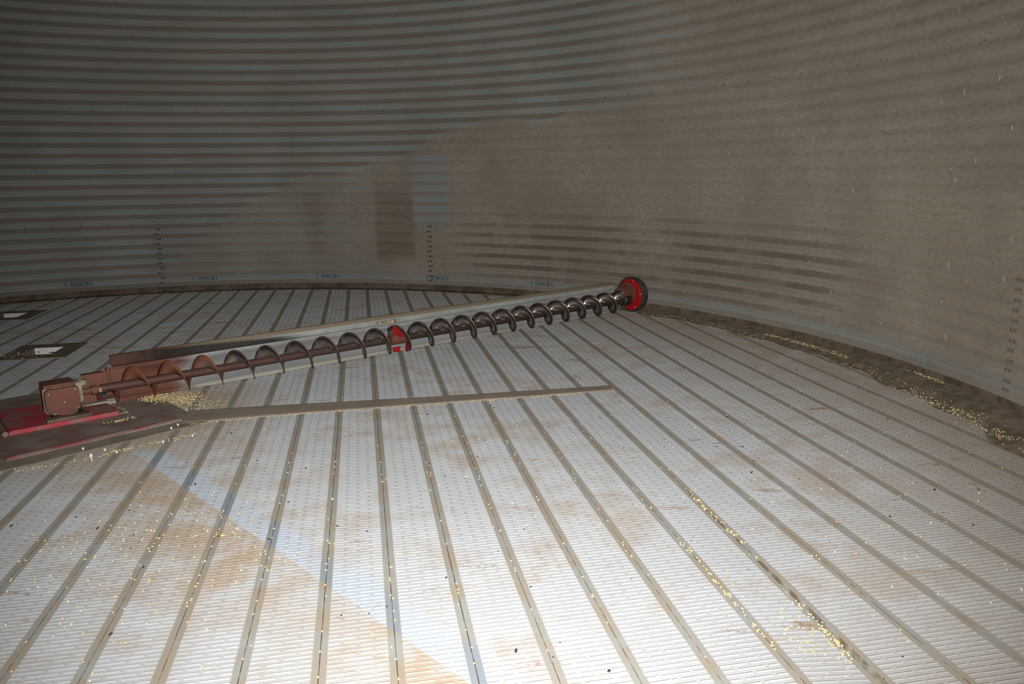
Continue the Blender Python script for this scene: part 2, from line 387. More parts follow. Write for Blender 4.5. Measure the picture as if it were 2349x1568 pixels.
HOLES = []                                               # (u0, u1, v0, v1) openings left for the small sumps
for (x, y) in ((-3.31, 5.29), (-4.46, 6.735)):
    uc, vc = float(np.array([x, y])@UX), float(np.array([x, y])@VX)
    HOLES.append((uc-0.10, uc+0.10, vc-0.12, vc+0.12))
SLOT_P = 0.0187; EDGE = 0.0185; GAPL = 0.0095; LONG = (PW-2*EDGE-GAPL)/2
ROW_B = [(EDGE, EDGE+LONG), (EDGE+LONG+GAPL, PW-EDGE)]
sh_ = (PW-2*EDGE-2*GAPL-LONG)/2
ROW_A = [(EDGE, EDGE+sh_), (EDGE+sh_+GAPL, EDGE+sh_+GAPL+LONG), (PW-EDGE-sh_, PW-EDGE)]
H = 0.0020
def plank(k):
    u0 = POFF+k*PW; um = u0+PW/2
    d0 = abs(um-UC)+PW/2*0.6
    rr = R-0.03
    if d0 >= rr: return
    hl = math.sqrt(rr*rr-d0*d0); va, vb = VC-hl, VC+hl
    rs = random.Random(k*31+5); phase = rs.random()*SLOT_P; flip = rs.random() < 0.5
    tilt = rs.uniform(-0.003, 0.003); lift = rs.uniform(-0.0005, 0.0005)
    vs, qs, ts, mi, uvs = [], [], [], [], []
    # body: strips split at the openings
    cuts = [(va, vb, 0.0, PW)]
    for (a, b, c, d) in HOLES:
        if b <= u0 or a >= u0+PW: continue
        new = []
        for (p0, p1, q0, q1) in cuts:
            if p0 < c < p1:
                new += [(p0, c, q0, q1), (d, p1, q0, q1)]
                if a > u0: new.append((c, d, 0.0, a-u0))
                if b < u0+PW: new.append((c, d, b-u0, PW))
            else: new.append((p0, p1, q0, q1))
        cuts = new
    g = 0.0002
    def zoff(u, v):
        z = lift+tilt*(u-PW/2)
        if k == 8: z += -0.020*(u/PW)*np.clip((2.75-v)/1.3, 0, 1)   # the sprung plank dips towards the door
        if k in (3, 4): z += 0.004*np.sin(v*1.7+k)*0.5
        return z
    for (p0, p1, q0, q1) in cuts:
        n = max(1, int((p1-p0)/(0.02 if k == 8 else 0.25))); vv = np.linspace(p0, p1, n+1)
        prof = []
        if q0 == 0.0: prof += [(g, -0.028), (g, -0.0022), (g+0.0010, 0.0)]
        else: prof += [(q0, -0.02), (q0, 0.0)]
        if q1 == PW: prof += [(PW-g-0.0010, 0.0), (PW-g, -0.0022), (PW-g, -0.028)]
        else: prof += [(q1, 0.0), (q1, -0.02)]
        b0 = len(vs); m = len(prof)
        for v in vv:
            for (u, z) in prof: vs.append((u, v, z)); uvs.append((u, v))
        for a in range(n):
            for b in range(m-1):
                qs.append((b0+a*m+b, b0+a*m+b+1, b0+(a+1)*m+b+1, b0+(a+1)*m+b)); mi.append(0)
    # raised lanced slots
    v = va+0.02+phase; r = 0
    while v < vb-0.02:
        row = ROW_A if (r % 2) == flip else ROW_B
        for (s0, s1) in row:
            uu = u0+0.5*(s0+s1); X = uu*UX[0]+v*VX[0]; Y = uu*UX[1]+v*VX[1]
            if Y < 0.7 or abs(X-0.15*0) > 0.85*Y+0.9: continue
            if any(a-0.02 < uu < b+0.02 and c-0.02 < v < d+0.02 for (a, b, c, d) in HOLES): continue
            b0 = len(vs); e = 0.0022
            P_ = [(s0, v-0.0048, 0.0001), (s1, v-0.0048, 0.0001), (s1-e, v-0.0012, H), (s0+e, v-0.0012, H),
                  (s1-e, v-0.0002, H), (s0+e, v-0.0002, H), (s1, v+0.0002, 0.0002), (s0, v+0.0002, 0.0002),
                  (s0+0.001, v+0.0002, 0.00025), (s1-0.001, v+0.0002, 0.00025), (s1-0.001, v+0.0034, 0.00025), (s0+0.001, v+0.0034, 0.00025)]
            if k == 8: P_ = [(q[0], q[1], q[2]+0.0004) for q in P_]
            vs += P_; uvs += [(q[0], q[1]) for q in P_]
            for f, m_ in (((0, 1, 2, 3), 0), ((3, 2, 4, 5), 0), ((5, 4, 6, 7), 0), ((0, 3, 5, 7), 0), ((1, 6, 4, 2), 0), ((8, 9, 10, 11), 1)):
                qs.append(tuple(b0+i for i in f)); mi.append(m_)
        v += SLOT_P; r += 1
    A = np.array(vs); z = A[:, 2]+zoff(A[:, 0], A[:, 1]); u = A[:, 0]+u0
    V = np.stack([u*UX[0]+A[:, 1]*VX[0], u*UX[1]+A[:, 1]*VX[1], z], 1)
    Q = np.array(qs)
    me = bpy.data.meshes.new('plank')
    me.vertices.add(len(V)); me.vertices.foreach_set('co', V.astype(np.float32).ravel())
    me.loops.add(len(Q)*4); me.loops.foreach_set('vertex_index', Q.astype(np.int32).ravel())
    me.polygons.add(len(Q)); me.polygons.foreach_set('loop_start', (np.arange(len(Q))*4).astype(np.int32))
    me.polygons.foreach_set('material_index', np.array(mi, np.int32))
    me.update(calc_edges=True); me.shade_flat()
    uvl = me.uv_layers.new(name='UVMap'); U = np.array(uvs)[Q.ravel()]
    uvl.data.foreach_set('uv', U.astype(np.float32).ravel())
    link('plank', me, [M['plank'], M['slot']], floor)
for k in range(-32, 21): plank(k)

# ------------------------------------------------------------------ sweep auger
PIV = (-2.285, 3.77); ADIR = math.atan2(0.6457, 0.7635)
AX = 0.118; FR = 0.095; TUBE = 0.0235; FP = 0.1855
auger = empty('sweep_auger', 'long rusty sweep auger with helical flighting, galvanised back shield and red end wheel', 'auger', (*PIV, 0.0), ADIR)

def mat_flight():
    t = NT('polished_auger_steel'); p = t.pos(); x, y, z = t.sep(p)
    n = t.noise(p, 9, 5); n2 = t.noise(p, 45, 3)
    rz = t.ramp(t.math('ADD', x, t.math('MULTIPLY', t.math('SUBTRACT', n, 0.5), 0.7)), 0.62, 1.0, 1, 0)
    r2 = t.math('SQRT', t.math('ADD', t.math('MULTIPLY', y, y), t.math('POWER', t.math('SUBTRACT', z, AX), 2.0)))
    edge = t.ramp(t.math('ADD', r2, t.math('MULTIPLY', t.math('SUBTRACT', n2, 0.5), 0.02)), 0.080, 0.094, 0, 0.75)
    steel = t.mix(t.ramp(t.math('ADD', r2, t.math('MULTIPLY', t.math('SUBTRACT', n, 0.5), 0.03)), 0.045, 0.078), t.mix(n, (0.52, 0.47, 0.45), (0.40, 0.35, 0.33)), (0.105, 0.08, 0.072))  # lit inner face and shaded outer face put into the steel colour
    col = t.mix(edge, steel, (0.22, 0.14, 0.105))
    rc = t.mix(n, (0.27, 0.10, 0.055), (0.16, 0.065, 0.045))
    col = t.mix(rz, col, rc)
    ro = t.math('MAXIMUM', rz, t.math('MULTIPLY', edge, 0.9))
    return t.done(col, t.math('ADD', 0.30, t.math('MULTIPLY', ro, 0.35)), t.math('SUBTRACT', 0.80, t.math('MULTIPLY', ro, 0.75)), 0.5)
def mat_tube():
    t = NT('worn_auger_tube'); p = t.pos(); x, y, z = t.sep(p)
    n = t.noise(t.scale(p, (0.4, 1, 1)), 12, 5)
    rz = t.ramp(t.math('ADD', x, t.math('MULTIPLY', t.math('SUBTRACT', n, 0.5), 0.9)), 0.7, 2.6, 1, 0.1)
    col = t.mix(rz, (0.15, 0.115, 0.10), t.mix(n, (0.13, 0.058, 0.044), (0.08, 0.043, 0.036)))
    return t.done(col, t.math('ADD', 0.30, t.math('MULTIPLY', rz, 0.28)), t.math('SUBTRACT', 0.8, t.math('MULTIPLY', rz, 0.6)), 0.5)
def mat_shield():
    t = NT('galvanised_back_shield'); p = t.pos(); x, y, z = t.sep(p)
    n = t.noise(t.scale(p, (0.6, 1, 1)), 8, 6, 0.7); n2 = t.noise(t.scale(p, (1, 1, 1), 0.5), 30, 4, 0.7)
    g = t.mix(t.ramp(n, 0.35, 0.65), (0.28, 0.305, 0.285), (0.40, 0.425, 0.41))
    g = t.mix(t.ramp(n2, 0.55, 0.7, 0, 0.5), g, (0.30, 0.29, 0.24))
    top = t.ramp(t.math('ADD', z, t.math('MULTIPLY', t.math('SUBTRACT', n, 0.5), 0.02)), 0.228, 0.240)
    g = t.mix(t.math('MULTIPLY', top, 0.85), g, t.mix(n2, (0.235, 0.17, 0.095), (0.16, 0.11, 0.065)))
    low = t.ramp(z, 0.030, 0.036, 1, 0)
    g = t.mix(t.math('MULTIPLY', low, 0.6), g, (0.46, 0.41, 0.31))
    inner = t.math('MULTIPLY', t.ramp(z, 0.185, 0.195, 1, 0), t.math('SUBTRACT', 1.0, low))
    g = t.mix(t.math('MULTIPLY', inner, 0.75), g, t.mix(n, (0.44, 0.46, 0.46), (0.60, 0.62, 0.62)))
    # rust and old red paint at the drive end, a black band above the crease
    xe = t.math('ADD', x, t.math('MULTIPLY', t.math('SUBTRACT', n, 0.5), 0.5))
    rz = t.ramp(xe, 0.50, 0.78, 1, 0)
    g = t.mix(rz, g, t.mix(n2, (0.20, 0.075, 0.05), (0.12, 0.055, 0.042)))
    band = t.math('MULTIPLY', t.ramp(z, 0.198, 0.203), t.ramp(t.math('ADD', z, t.math('MULTIPLY', x, 0.045)), 0.292, 0.268))
    blk = t.math('MULTIPLY', band, t.ramp(xe, 0.30, 0.50, 0.55, 1))
    blk = t.math('MULTIPLY', blk, t.ramp(x, 1.15, 1.5, 1, 0))
    g = t.mix(t.math('MULTIPLY', blk, 0.95), g, (0.022, 0.017, 0.014))
    met = t.math('MULTIPLY', inner, t.math('MULTIPLY', t.math('SUBTRACT', 1.0, rz), t.ramp(x, 1.0, 2.4, 0.55, 0.35)))
    ro = t.math('ADD', t.math('SUBTRACT', 0.55, t.math('MULTIPLY', met, 0.36)), t.math('MULTIPLY', blk, 0.4))
    return t.done(g, ro, met, 0.4)
M['flight'] = mat_flight(); M['tube'] = mat_tube(); M['shield'] = mat_shield()
M['redrust'] = simple('faded_red_rusty_paint', (0.19, 0.070, 0.048), (0.13, 0.066, 0.046), 0.65, sc=9, bump=0.15)
M['redpaint'] = simple('red_paint_dusty', (0.43, 0.050, 0.066), (0.25, 0.15, 0.13), 0.55, sc=9, lo=0.42, hi=0.66)
M['redbright'] = simple('bright_red_paint', (0.46, 0.012, 0.016), (0.38, 0.016, 0.018), 0.45, sc=15)
M['rubber'] = simple('black_rubber', (0.045, 0.038, 0.032), (0.09, 0.075, 0.058), 0.75, sc=15)
M['cast'] = simple('chipped_bare_casting', (0.36, 0.32, 0.24), (0.17, 0.125, 0.09), 0.75, sc=22, bump=0.4)
M['zinc'] = simple('bright_zinc_bolt', (0.68, 0.66, 0.60), (0.5, 0.48, 0.42), 0.35, 0.4, sc=60)
M['grease'] = simple('black_grease', (0.022, 0.018, 0.015), (0.05, 0.04, 0.03), 0.5, sc=30)
M['plum'] = simple('plum_brown_dusty_steel', (0.225, 0.14, 0.125), (0.29, 0.235, 0.195), 0.6, sc=5, lo=0.38, hi=0.6)
M['dustplate'] = simple('dust_covered_plate', (0.30, 0.25, 0.195), (0.225, 0.185, 0.145), 0.85, sc=7, bump=0.25)

# helical flighting in two sections with a break at the coupling
def flighting(s_a, s_b, ph0, name):
    n = int((s_b-s_a)/FP*40); th_ = 0.004; V = []; Q = []
    for i in range(n+1):
        s = s_a+(s_b-s_a)*i/n; ph = ph0+2*math.pi*(s-s_a)/FP
        for k, (rad, off) in enumerate(((TUBE-0.004, -th_/2), (0.062, -th_/2), (FR, -0.001), (FR, 0.001), (0.062, th_/2), (TUBE-0.004, th_/2))):
            V.append((s+off, -math.sin(ph)*rad, AX+math.cos(ph)*rad))
    for i in range(n):
        for k in range(6):
            a = i*6+k; b = i*6+(k+1) % 6; Q.append((a, b, b+6, a+6))
    Q += [(0, 5, 4, 1), (1, 4, 3, 2)]; e = n*6; Q += [(e, e+1, e+4, e+5), (e+1, e+2, e+3, e+4)]
    me = quads_np(name, np.array(V), np.array(Q)); return link(name, me, M['flight'], auger, True)
PH = math.pi-2*math.pi*(0.245-0.20)/FP
flighting(0.20, 1.985, PH, 'flighting'); flighting(1.95, 4.215, PH+2*math.pi*(1.95-0.20)/FP+1.0, 'flighting')
def tube_part(name, a, b, r, mat, seg=24, parent=auger, y=0.0, z=AX):
    me = bm_mesh(name, lambda bm: add_cyl(bm, (a, y, z), (b, y, z), r, seg=seg)); o = link(name, me, mat, parent); me.shade_smooth(); me.set_sharp_from_angle(angle=0.6); return o
def fin(o, ang=0.6): o.data.shade_smooth(); o.data.set_sharp_from_angle(angle=ang); return o
tube_part('centre_tube', 0.17, 4.30, TUBE, M['tube'])
tube_part('output_shaft', 0.05, 0.19, 0.017, M['redrust'])
tube_part('shaft_collar', 0.125, 0.150, 0.026, M['redrust'])
me = bm_mesh('shaft_key', lambda bm: add_box(bm, (0.162, -0.026, AX+0.002), (0.014, 0.012, 0.028), 0.003)); link('shaft_key', me, M['cast'], auger)
# middle coupling with its red strap
cpl = tube_part('centre_coupling', 1.925, 2.045, 0.0365, M['redrust'])
def strap(bm):
    for a0, a1, s in ((0.15, 1.25, 1.945), (2.1, 3.3, 2.02)):
        pv = []
        for i in range(13):
            a = a0+(a1-a0)*i/12
            for rad in (0.045, 0.096):
                for ds in (0, 0.006):
                    pv.append(bm.verts.new((s+ds+0.03*(i/12), -math.sin(a)*rad, AX+math.cos(a)*rad)))
        for i in range(12):
            q = i*4
            for f in ((0, 4, 6, 2), (1, 3, 7, 5), (2, 6, 7, 3), (0, 1, 5, 4)): bm.faces.new([pv[q+j] for j in f])
    add_box(bm, (1.945, -0.045, 0.058), (0.05, 0.016, 0.03), 0.003)
me = bm_mesh('coupling_strap', strap); o = link('coupling_strap', me, M['redbright'], cpl); o['label'] = 'bright red strap at the middle coupling'

# back shield: swept profile (y behind the auger, z up), 2.5 mm sheet
def sweep(prof, s_a, s_b, n, thick, name, mat, parent):
    pr = [Vector(p) for p in prof]; out = []
    for i, p in enumerate(pr):
        a = pr[max(0, i-1)]; b = pr[min(len(pr)-1, i+1)]; t_ = (b-a).normalized(); out.append(p+Vector((-t_.y, t_.x))*thick)
    loop = pr+out[::-1]; m = len(loop); V = []; Q = []
    for k in range(n+1):
        s = s_a+(s_b-s_a)*k/n
        for p in loop: V.append((s, p.x, p.y))
    for k in range(n):
        for i in range(m): a = k*m+i; b = k*m+(i+1) % m; Q.append((a, b, b+m, a+m))
    L = len(pr)
    for base in (0, n*m):
        for i in range(L-1): Q.append((base+i, base+i+1, base+m-2-i, base+m-1-i))
    me = quads_np(name, np.array(V), np.array(Q)); bm = bmesh.new(); bm.from_mesh(me); bmesh.ops.recalc_face_normals(bm, faces=bm.faces[:]); bm.to_mesh(me); bm.free()
    o = link(name, me, mat, parent); fin(o, 0.5); return o
arc = [(0.103-0.0*i, 0.0) for i in ()]
prof_low = [(0.060, 0.034), (0.064, 0.014), (0.080, 0.010), (0.098, 0.016)]+[(0.112-0.004*math.cos(a), 0.0) for a in ()]
for i in range(9):
    a = math.radians(-50+i*11.5); prof_low.append((0.02+0.104*math.cos(a), 0.112+0.104*math.sin(a)*0.95))
prof_low += [(0.104, 0.178), (0.100, 0.198), (0.094, 0.2005)]
shield = sweep(prof_low, 0.215, 4.26, 40, 0.0025, 'back_shield', M['shield'], auger)
prof_cap = [(0.100, 0.199), (0.116, 0.206), (0.124, 0.222), (0.130, 0.240)]
for i in range(8):
    a = math.radians(190-i*27); prof_cap.append((0.146+0.0165*math.cos(a), 0.243+0.0165*math.sin(a)))
prof_cap += [(0.164, 0.21), (0.160, 0.12), (0.140, 0.04)]
cap = sweep(prof_cap, 0.262, 4.275, 40, -0.0025, 'shield_cap', M['shield'], auger)
cap['label'] = 'rolled rusty top cap of the back shield'
seamme = bm_mesh('splice_plate', lambda bm: add_box(bm, (1.97, 0.113, 0.213), (0.16, 0.004, 0.03), 0.001, rot=None))
link('splice_plate', seamme, M['cast'], cap)
sb = bm_mesh('bolt_head', lambda bm: add_lathe(bm, [(0, 0.011), (0.006, 0.011), (0.009, 0.007), (0.009, 0)], 'X', 10))
sb.materials.append(M['zinc'])
def head(parent, loc, rot, sc=1.0, mat=None):
    o = bpy.data.objects.new('bolt_head', sb); C.objects.link(o); o.parent = parent; o.location = loc; o.rotation_euler = rot; o.scale = (sc, sc, sc); return o
for s in (1.92, 2.02): head(cap, (s, 0.110, 0.214), (0, 0, -math.pi/2), 0.7)
head(shield, (4.235, 0.108, 0.185), (0, 0, -math.pi/2), 1.5)

# gearbox
gb = link('gearbox', bm_mesh('gearbox', lambda bm: add_box(bm, (-0.022, 0.012, 0.113), (0.146, 0.140, 0.146), 0.018, 3)), M['redrust'], auger); fin(gb)
def octa(bm, cx, cz, w_, h_, ch, y0, y1):
    pts = []
    for (sx, sz, a0, c_) in ((1, -1, -90, ch), (1, 1, 0, ch*.55), (-1, 1, 90, ch*.55), (-1, -1, 180, ch)):
        for i in range(5):
            a = math.radians(a0+i*22.5); pts.append((sx*(w_/2-c_)+c_*math.cos(a), sz*(h_/2-c_)+c_*math.sin(a)))
    n = len(pts)
    A = [bm.verts.new((cx+x, y0, cz+z)) for x, z in pts]; B = [bm.verts.new((cx+x*.955, y1, cz+z*.955)) for x, z in pts]
    bm.faces.new(A); bm.faces.new(B[::-1])
    for i in range(n): j = (i+1) % n; bm.faces.new((A[i], B[i], B[j], A[j]))
cov = link('cover_plate', bm_mesh('cover_plate', lambda bm: octa(bm, -0.020, 0.106, 0.156, 0.138, 0.040, -0.060, -0.076)), M['redrust'], gb); fin(cov)
for (x, z) in ((0.040, 0.158), (-0.078, 0.150), (0.044, 0.062), (-0.060, 0.045), (-0.014, 0.100)): head(cov, (x, -0.075, z), (0, 0, -math.pi/2), 0.36)
link('top_ledge', bm_mesh('top_ledge', lambda bm: add_box(bm, (-0.024, 0.004, 0.187), (0.140, 0.125, 0.012), 0.004)), M['redrust'], gb)
fr = link('casting_edge', bm_mesh('casting_edge', lambda bm: (octa(bm, -0.0250, 0.110, 0.153, 0.138, 0.025, -0.054, -0.0595))), M['cast'], gb)
fr['label'] = 'pale chipped edge of the gearbox casting'
def flange(bm):
    octa(bm, 0.0, 0.0, 0.12, 0.120, 0.03, 0.0, 0.030)
    add_box(bm, (0.02, 0.035, 0.045), (0.03, 0.06, 0.03), 0.008)
fo = link('output_flange', bm_mesh('output_flange', flange), M['cast'], gb); fo.location = (0.050, 0.03, AX+0.002); fo.rotation_euler = (0, 0, -math.pi/2)
nk = link('gear_neck', bm_mesh('gear_neck', lambda bm: add_lathe(bm, [(0.040, 0.050), (0.034, 0.056), (0.024, 0.052), (0.022, 0.030), (0.0175, 0.028)], 'Z', 28, (0, -0.01, 0))), M['redpaint'], gb); fin(nk)
# bracket that carries the shield off the gearbox
def bracket(bm):
    add_box(bm, (0.165, 0.080, 0.150), (0.13, 0.007, 0.085), 0.002)
    add_box(bm, (0.228, 0.078, 0.150), (0.012, 0.030, 0.115), 0.002)
    add_box(bm, (0.150, 0.060, 0.192), (0.10, 0.045, 0.006), 0.002)
    add_box(bm, (0.12, 0.05, 0.06), (0.07, 0.007, 0.06), 0.002)
link('shield_bracket', bm_mesh('shield_bracket', bracket), M['redrust'], auger)
link('end_panel', bm_mesh('end_panel', lambda bm: add_box(bm, (0.285, 0.094, 0.150), (0.085, 0.006, 0.075), 0.002)), M['redrust'], auger)
link('lower_bracket', bm_mesh('lower_bracket', lambda bm: (add_box(bm, (0.15, -0.01, 0.050), (0.16, 0.05, 0.010), 0.003), add_box(bm, (0.215, 0.02, 0.045), (0.05, 0.08, 0.03), 0.003))), M['cast'], auger)

# end wheel
WS = 4.345
wh = link('end_wheel', bm_mesh('end_wheel', lambda bm: add_lathe(bm, [(WS+0.0, 0.138), (WS+0.004, 0.132), (WS+0.004, 0.108), (WS-0.006, 0.10), (WS-0.006, 0.0)], 'X', 48, (0, 0, 0.160))), M['redbright'], auger); fin(wh)
ty = link('tyre', bm_mesh('tyre', lambda bm: add_lathe(bm, [(WS-0.012, 0.137), (WS-0.018, 0.144), (WS-0.012, 0.150), (WS+0.03, 0.1505), (WS+0.052, 0.146), (WS+0.052, 0.05), (WS+0.01, 0.05), (WS+0.01, 0.137)], 'X', 48, (0, 0, 0.160), True)), M['rubber'], wh); fin(ty)
ty['label'] = 'black rubber rim of the red end wheel'
hub = link('wheel_hub', bm_mesh('wheel_hub', lambda bm: (add_lathe(bm, [(WS-0.012, 0.092), (WS-0.018, 0.088), (WS-0.02, 0.066), (WS-0.12, 0.058), (WS-0.125, 0.05), (WS-0.125, 0)], 'X', 10, (0, 0.03, 0.172)))), M['redrust'], wh)
for i in range(5):
    a = i*1.2566+0.5; head(wh, (WS-0.002, math.cos(a)*0.118, 0.160+math.sin(a)*0.118), (0, 0, math.pi), 0.45)
link('end_bearing', bm_mesh('end_bearing', lambda bm: add_lathe(bm, [(WS-0.11, 0.034), (WS-0.10, 0.048), (WS-0.03, 0.048), (WS-0.02, 0.03)], 'X', 20, (0, 0, AX))), M['grease'], auger)

# ------------------------------------------------------------------ centre sump cover under the gearbox
SA = math.radians(45)
sump = empty('centre_sump_cover', 'dusty plum brown steel sump plate with a red painted pan under the gearbox', 'sump cover', (PIV[0], PIV[1], 0), SA)
def edge_plate(bm, x0, x1, y0, y1, z0, z1, lip=0.0):
    add_box(bm, ((x0+x1)/2, (y0+y1)/2, (z0+z1)/2), (x1-x0, y1-y0, z1-z0), 0.002, 1)
fgm = link('outer_flange', bm_mesh('outer_flange', lambda bm: edge_plate(bm, -0.49, 0.46, -0.635, 0.60, 0.0025, 0.007)), M['dustplate'], sump)
pl = link('base_plate', bm_mesh('base_plate', lambda bm: edge_plate(bm, -0.385, 0.375, -0.525, 0.525, 0.007, 0.0135)), M['plum'], sump)
link('raised_rim', bm_mesh('raised_rim', lambda bm: (add_box(bm, (0.0, -0.519, 0.019), (0.76, 0.012, 0.011), 0.002), add_box(bm, (0.0, -0.49, 0.0145), (0.74, 0.012, 0.003), 0.001))), simple('dusty_dark_red_rim', (0.19, 0.045, 0.045), (0.17, 0.115, 0.10), 0.8, sc=4, lo=0.42, hi=0.55), sump)
screw_me = bm_mesh('screw', lambda bm: (add_lathe(bm, [(0, 0.003), (0.014, 0.003), (0.0145, 0.0085), (0.020, 0.0075), (0.0225, 0.004), (0.023, 0)], 'Z', 10)))
screw_me.materials.append(simple('white_plastic_screw_cap', (0.85, 0.84, 0.80), (0.75, 0.74, 0.70), 0.4))
ci, si = math.cos(-SA), math.sin(-SA)
for (x, y, zb) in ((-1.641, 3.519, .012), (-1.631, 3.571, .012), (-1.505, 3.432, .004), (-1.604, 3.345, .006), (-1.927, 3.264, .006), (-1.755, 3.220, .006), (-1.815, 3.126, .006), (-1.822, 3.250, .005)):
    o = bpy.data.objects.new('screw', screw_me); C.objects.link(o); o.parent = sump
    dx, dy = x-PIV[0], y-PIV[1]; o.location = (dx*ci-dy*si, dx*si+dy*ci, zb)
    o.scale = (0.8, 0.8, 1.5) if abs(x+1.815) < 1e-3 else (0.8, 0.8, 0.55)
# red pan, aligned with the auger
pan = empty('pan_pivot_frame', None, None); pan.parent = sump; pan.rotation_euler = (0, 0, ADIR-SA); pan.name = 'red_pan'
def panbody(bm):
    x0, x1, y0, y1, z0, z1 = -0.275, 0.235, -0.215, 0.235, 0.0135, 0.034
    # folded tray: top with a cut-out for the hub, sloping towards the near edge
    t = [(x0, y1), (x1-0.03, y1), (x1-0.03, y0+0.03), (x0+0.02, y0+0.03)]
    for (ax, bx, ay, by) in ((x0, -0.085, y0+0.03, y1), (0.085, x1-0.03, y0+0.03, y1), (-0.085, 0.085, 0.045, y1), (-0.085, 0.085, y0+0.03, -0.12)):
        add_box(bm, ((ax+bx)/2, (ay+by)/2, z1-0.002), (bx-ax, by-ay, 0.004))
    add_box(bm, ((x0+x1)/2-0.015, y0+0.028, (z0+z1)/2), (x1-x0-0.03, 0.005, z1-z0), 0.001)
    add_box(bm, ((x0+x1)/2-0.015, y1, (z0+z1)/2), (x1-x0-0.03, 0.005, z1-z0), 0.001)
    add_box(bm, (x0, (y0+y1)/2, (z0+z1)/2), (0.005, y1-y0-0.03, z1-z0), 0.001)
link('pan_top', bm_mesh('pan_top', panbody), M['redpaint'], pan)
def lip(bm):
    rs = random.Random(3)
    for i in range(9):
        y = -0.19+i*0.047; add_box(bm, (0.218+rs.uniform(-.004, .004), y, 0.026+rs.uniform(-.004, .004)), (0.036, 0.05, 0.010), 0.003, rot=Matrix.Rotation(rs.uniform(-.25, .25), 3, 'Y'))
    add_box(bm, (0.240, 0.0, 0.024), (0.005, 0.40, 0.020), 0.001)
lp = link('torn_lip', bm_mesh('torn_lip', lip), M['cast'], pan); lp['label'] = 'ragged bare metal lip at the end of the pan'
link('pan_rod', bm_mesh('pan_rod', lambda bm: add_cyl(bm, (-0.292, -0.20, 0.026), (-0.292, 0.24, 0.026), 0.013, seg=14)), M['plum'], pan)
link('hub_socket', bm_mesh('hub_socket', lambda bm: (add_lathe(bm, [(0.013, 0.078), (0.030, 0.070), (0.030, 0.045), (0.016, 0.040), (0.016, 0)], 'Z', 24, (0, -0.02, 0)))), M['grease'], pan)
link('hub_clamp', bm_mesh('hub_clamp', lambda bm: (add_box(bm, (-0.02, -0.150, 0.032), (0.19, 0.055, 0.034), 0.006), add_box(bm, (0.078, -0.172, 0.038), (0.008, 0.02, 0.05), 0.002))), M['flash'], pan)

# ------------------------------------------------------------------ cover strip across the planks
def strip(bm):
    near = [(-1.64, 3.628), (-1.275, 3.729), (-0.408, 3.922), (0.299, 4.076), (0.56, 4.14)]
    far = [(-1.68, 3.835), (-1.285, 3.907), (-0.42, 4.044), (0.306, 4.18), (0.56, 4.235)]
    T, Bm = [], []
    for (a, b) in zip(near, far):
        T.append([bm.verts.new((a[0], a[1], 0.008)), bm.verts.new((a[0]*.9+b[0]*.1, a[1]*.9+b[1]*.1, 0.0105)), bm.verts.new((a[0]*.1+b[0]*.9, a[1]*.1+b[1]*.9, 0.0105)), bm.verts.new((b[0], b[1], 0.008))])
        Bm.append([bm.verts.new((a[0], a[1], 0.0024)), bm.verts.new((b[0], b[1], 0.0024))])
    for i in range(4):
        for j in range(3): bm.faces.new((T[i][j], T[i+1][j], T[i+1][j+1], T[i][j+1]))
        bm.faces.new((Bm[i][0], Bm[i+1][0], T[i+1][0], T[i][0])); bm.faces.new((T[i][3], T[i+1][3], Bm[i+1][1], Bm[i][1])); bm.faces.new((Bm[i][0], Bm[i][1], Bm[i+1][1], Bm[i+1][0]))
    for i in (0, 4): bm.faces.new((T[i][0], T[i][1], T[i][2], T[i][3], Bm[i][1], Bm[i][0]))
st = link('floor_cover_strip', bm_mesh('floor_cover_strip', strip), simple('brown_dusty_strip', (0.34, 0.275, 0.215), (0.29, 0.235, 0.185), 0.9, sc=5, bump=0.15))
tag(st, 'long tapering dust brown strip lying across the planks beside the sump', 'cover strip')

# ------------------------------------------------------------------ small sumps (openings with white gates)
M['gate'] = simple('bright_galvanised_gate', (0.86, 0.88, 0.90), (0.76, 0.78, 0.80), 0.45, 0.0, sc=25)
for (hx, lab) in zip(HOLES, ('small open floor sump with a white gate beside the auger drive', 'small open floor sump with a white gate close to the far wall')):
    uc, vc = (hx[0]+hx[1])/2, (hx[2]+hx[3])/2; q = uc*UX+vc*VX
    e = empty('floor_sump', lab, 'sump', (q[0], q[1], 0), YAW, group='small sumps along the unload line')
    def framefn(bm):
        a, b, A, B = 0.099, 0.119, 0.22, 0.24
        for (x0, x1, y0, y1) in ((-A, A, b, B), (-A, A, -B, -b), (-A, -a, -b, b), (a, A, -b, b)): add_box(bm, ((x0+x1)/2, (y0+y1)/2, 0.0035), (x1-x0, y1-y0, 0.005))
    link('frame', bm_mesh('frame', framefn), M['dirt'], e)
    def boxfn(bm):
        a, b = 0.098, 0.118
        add_box(bm, (-a+.002, 0, -0.05), (0.004, 2*b, 0.10)); add_box(bm, (a-.002, 0, -0.05), (0.004, 2*b, 0.10))
        add_box(bm, (0, -b+.002, -0.05), (2*a, 0.004, 0.10)); add_box(bm, (0, 0, -0.10), (2*a, 2*b, 0.004))
    link('well', bm_mesh('well', boxfn), M['dirt'], e)
    g_ = link('gate', bm_mesh('gate', lambda bm: add_box(bm, (0, 0.110, -0.045), (0.190, 0.006, 0.100), 0.001)), M['gate'], e); g_['label'] = 'bright white metal gate'
    link('gate_handle', bm_mesh('gate_handle', lambda bm: add_box(bm, (0.03, 0.102, -0.030), (0.06, 0.010, 0.008), 0.002)), M['bolt'], g_)

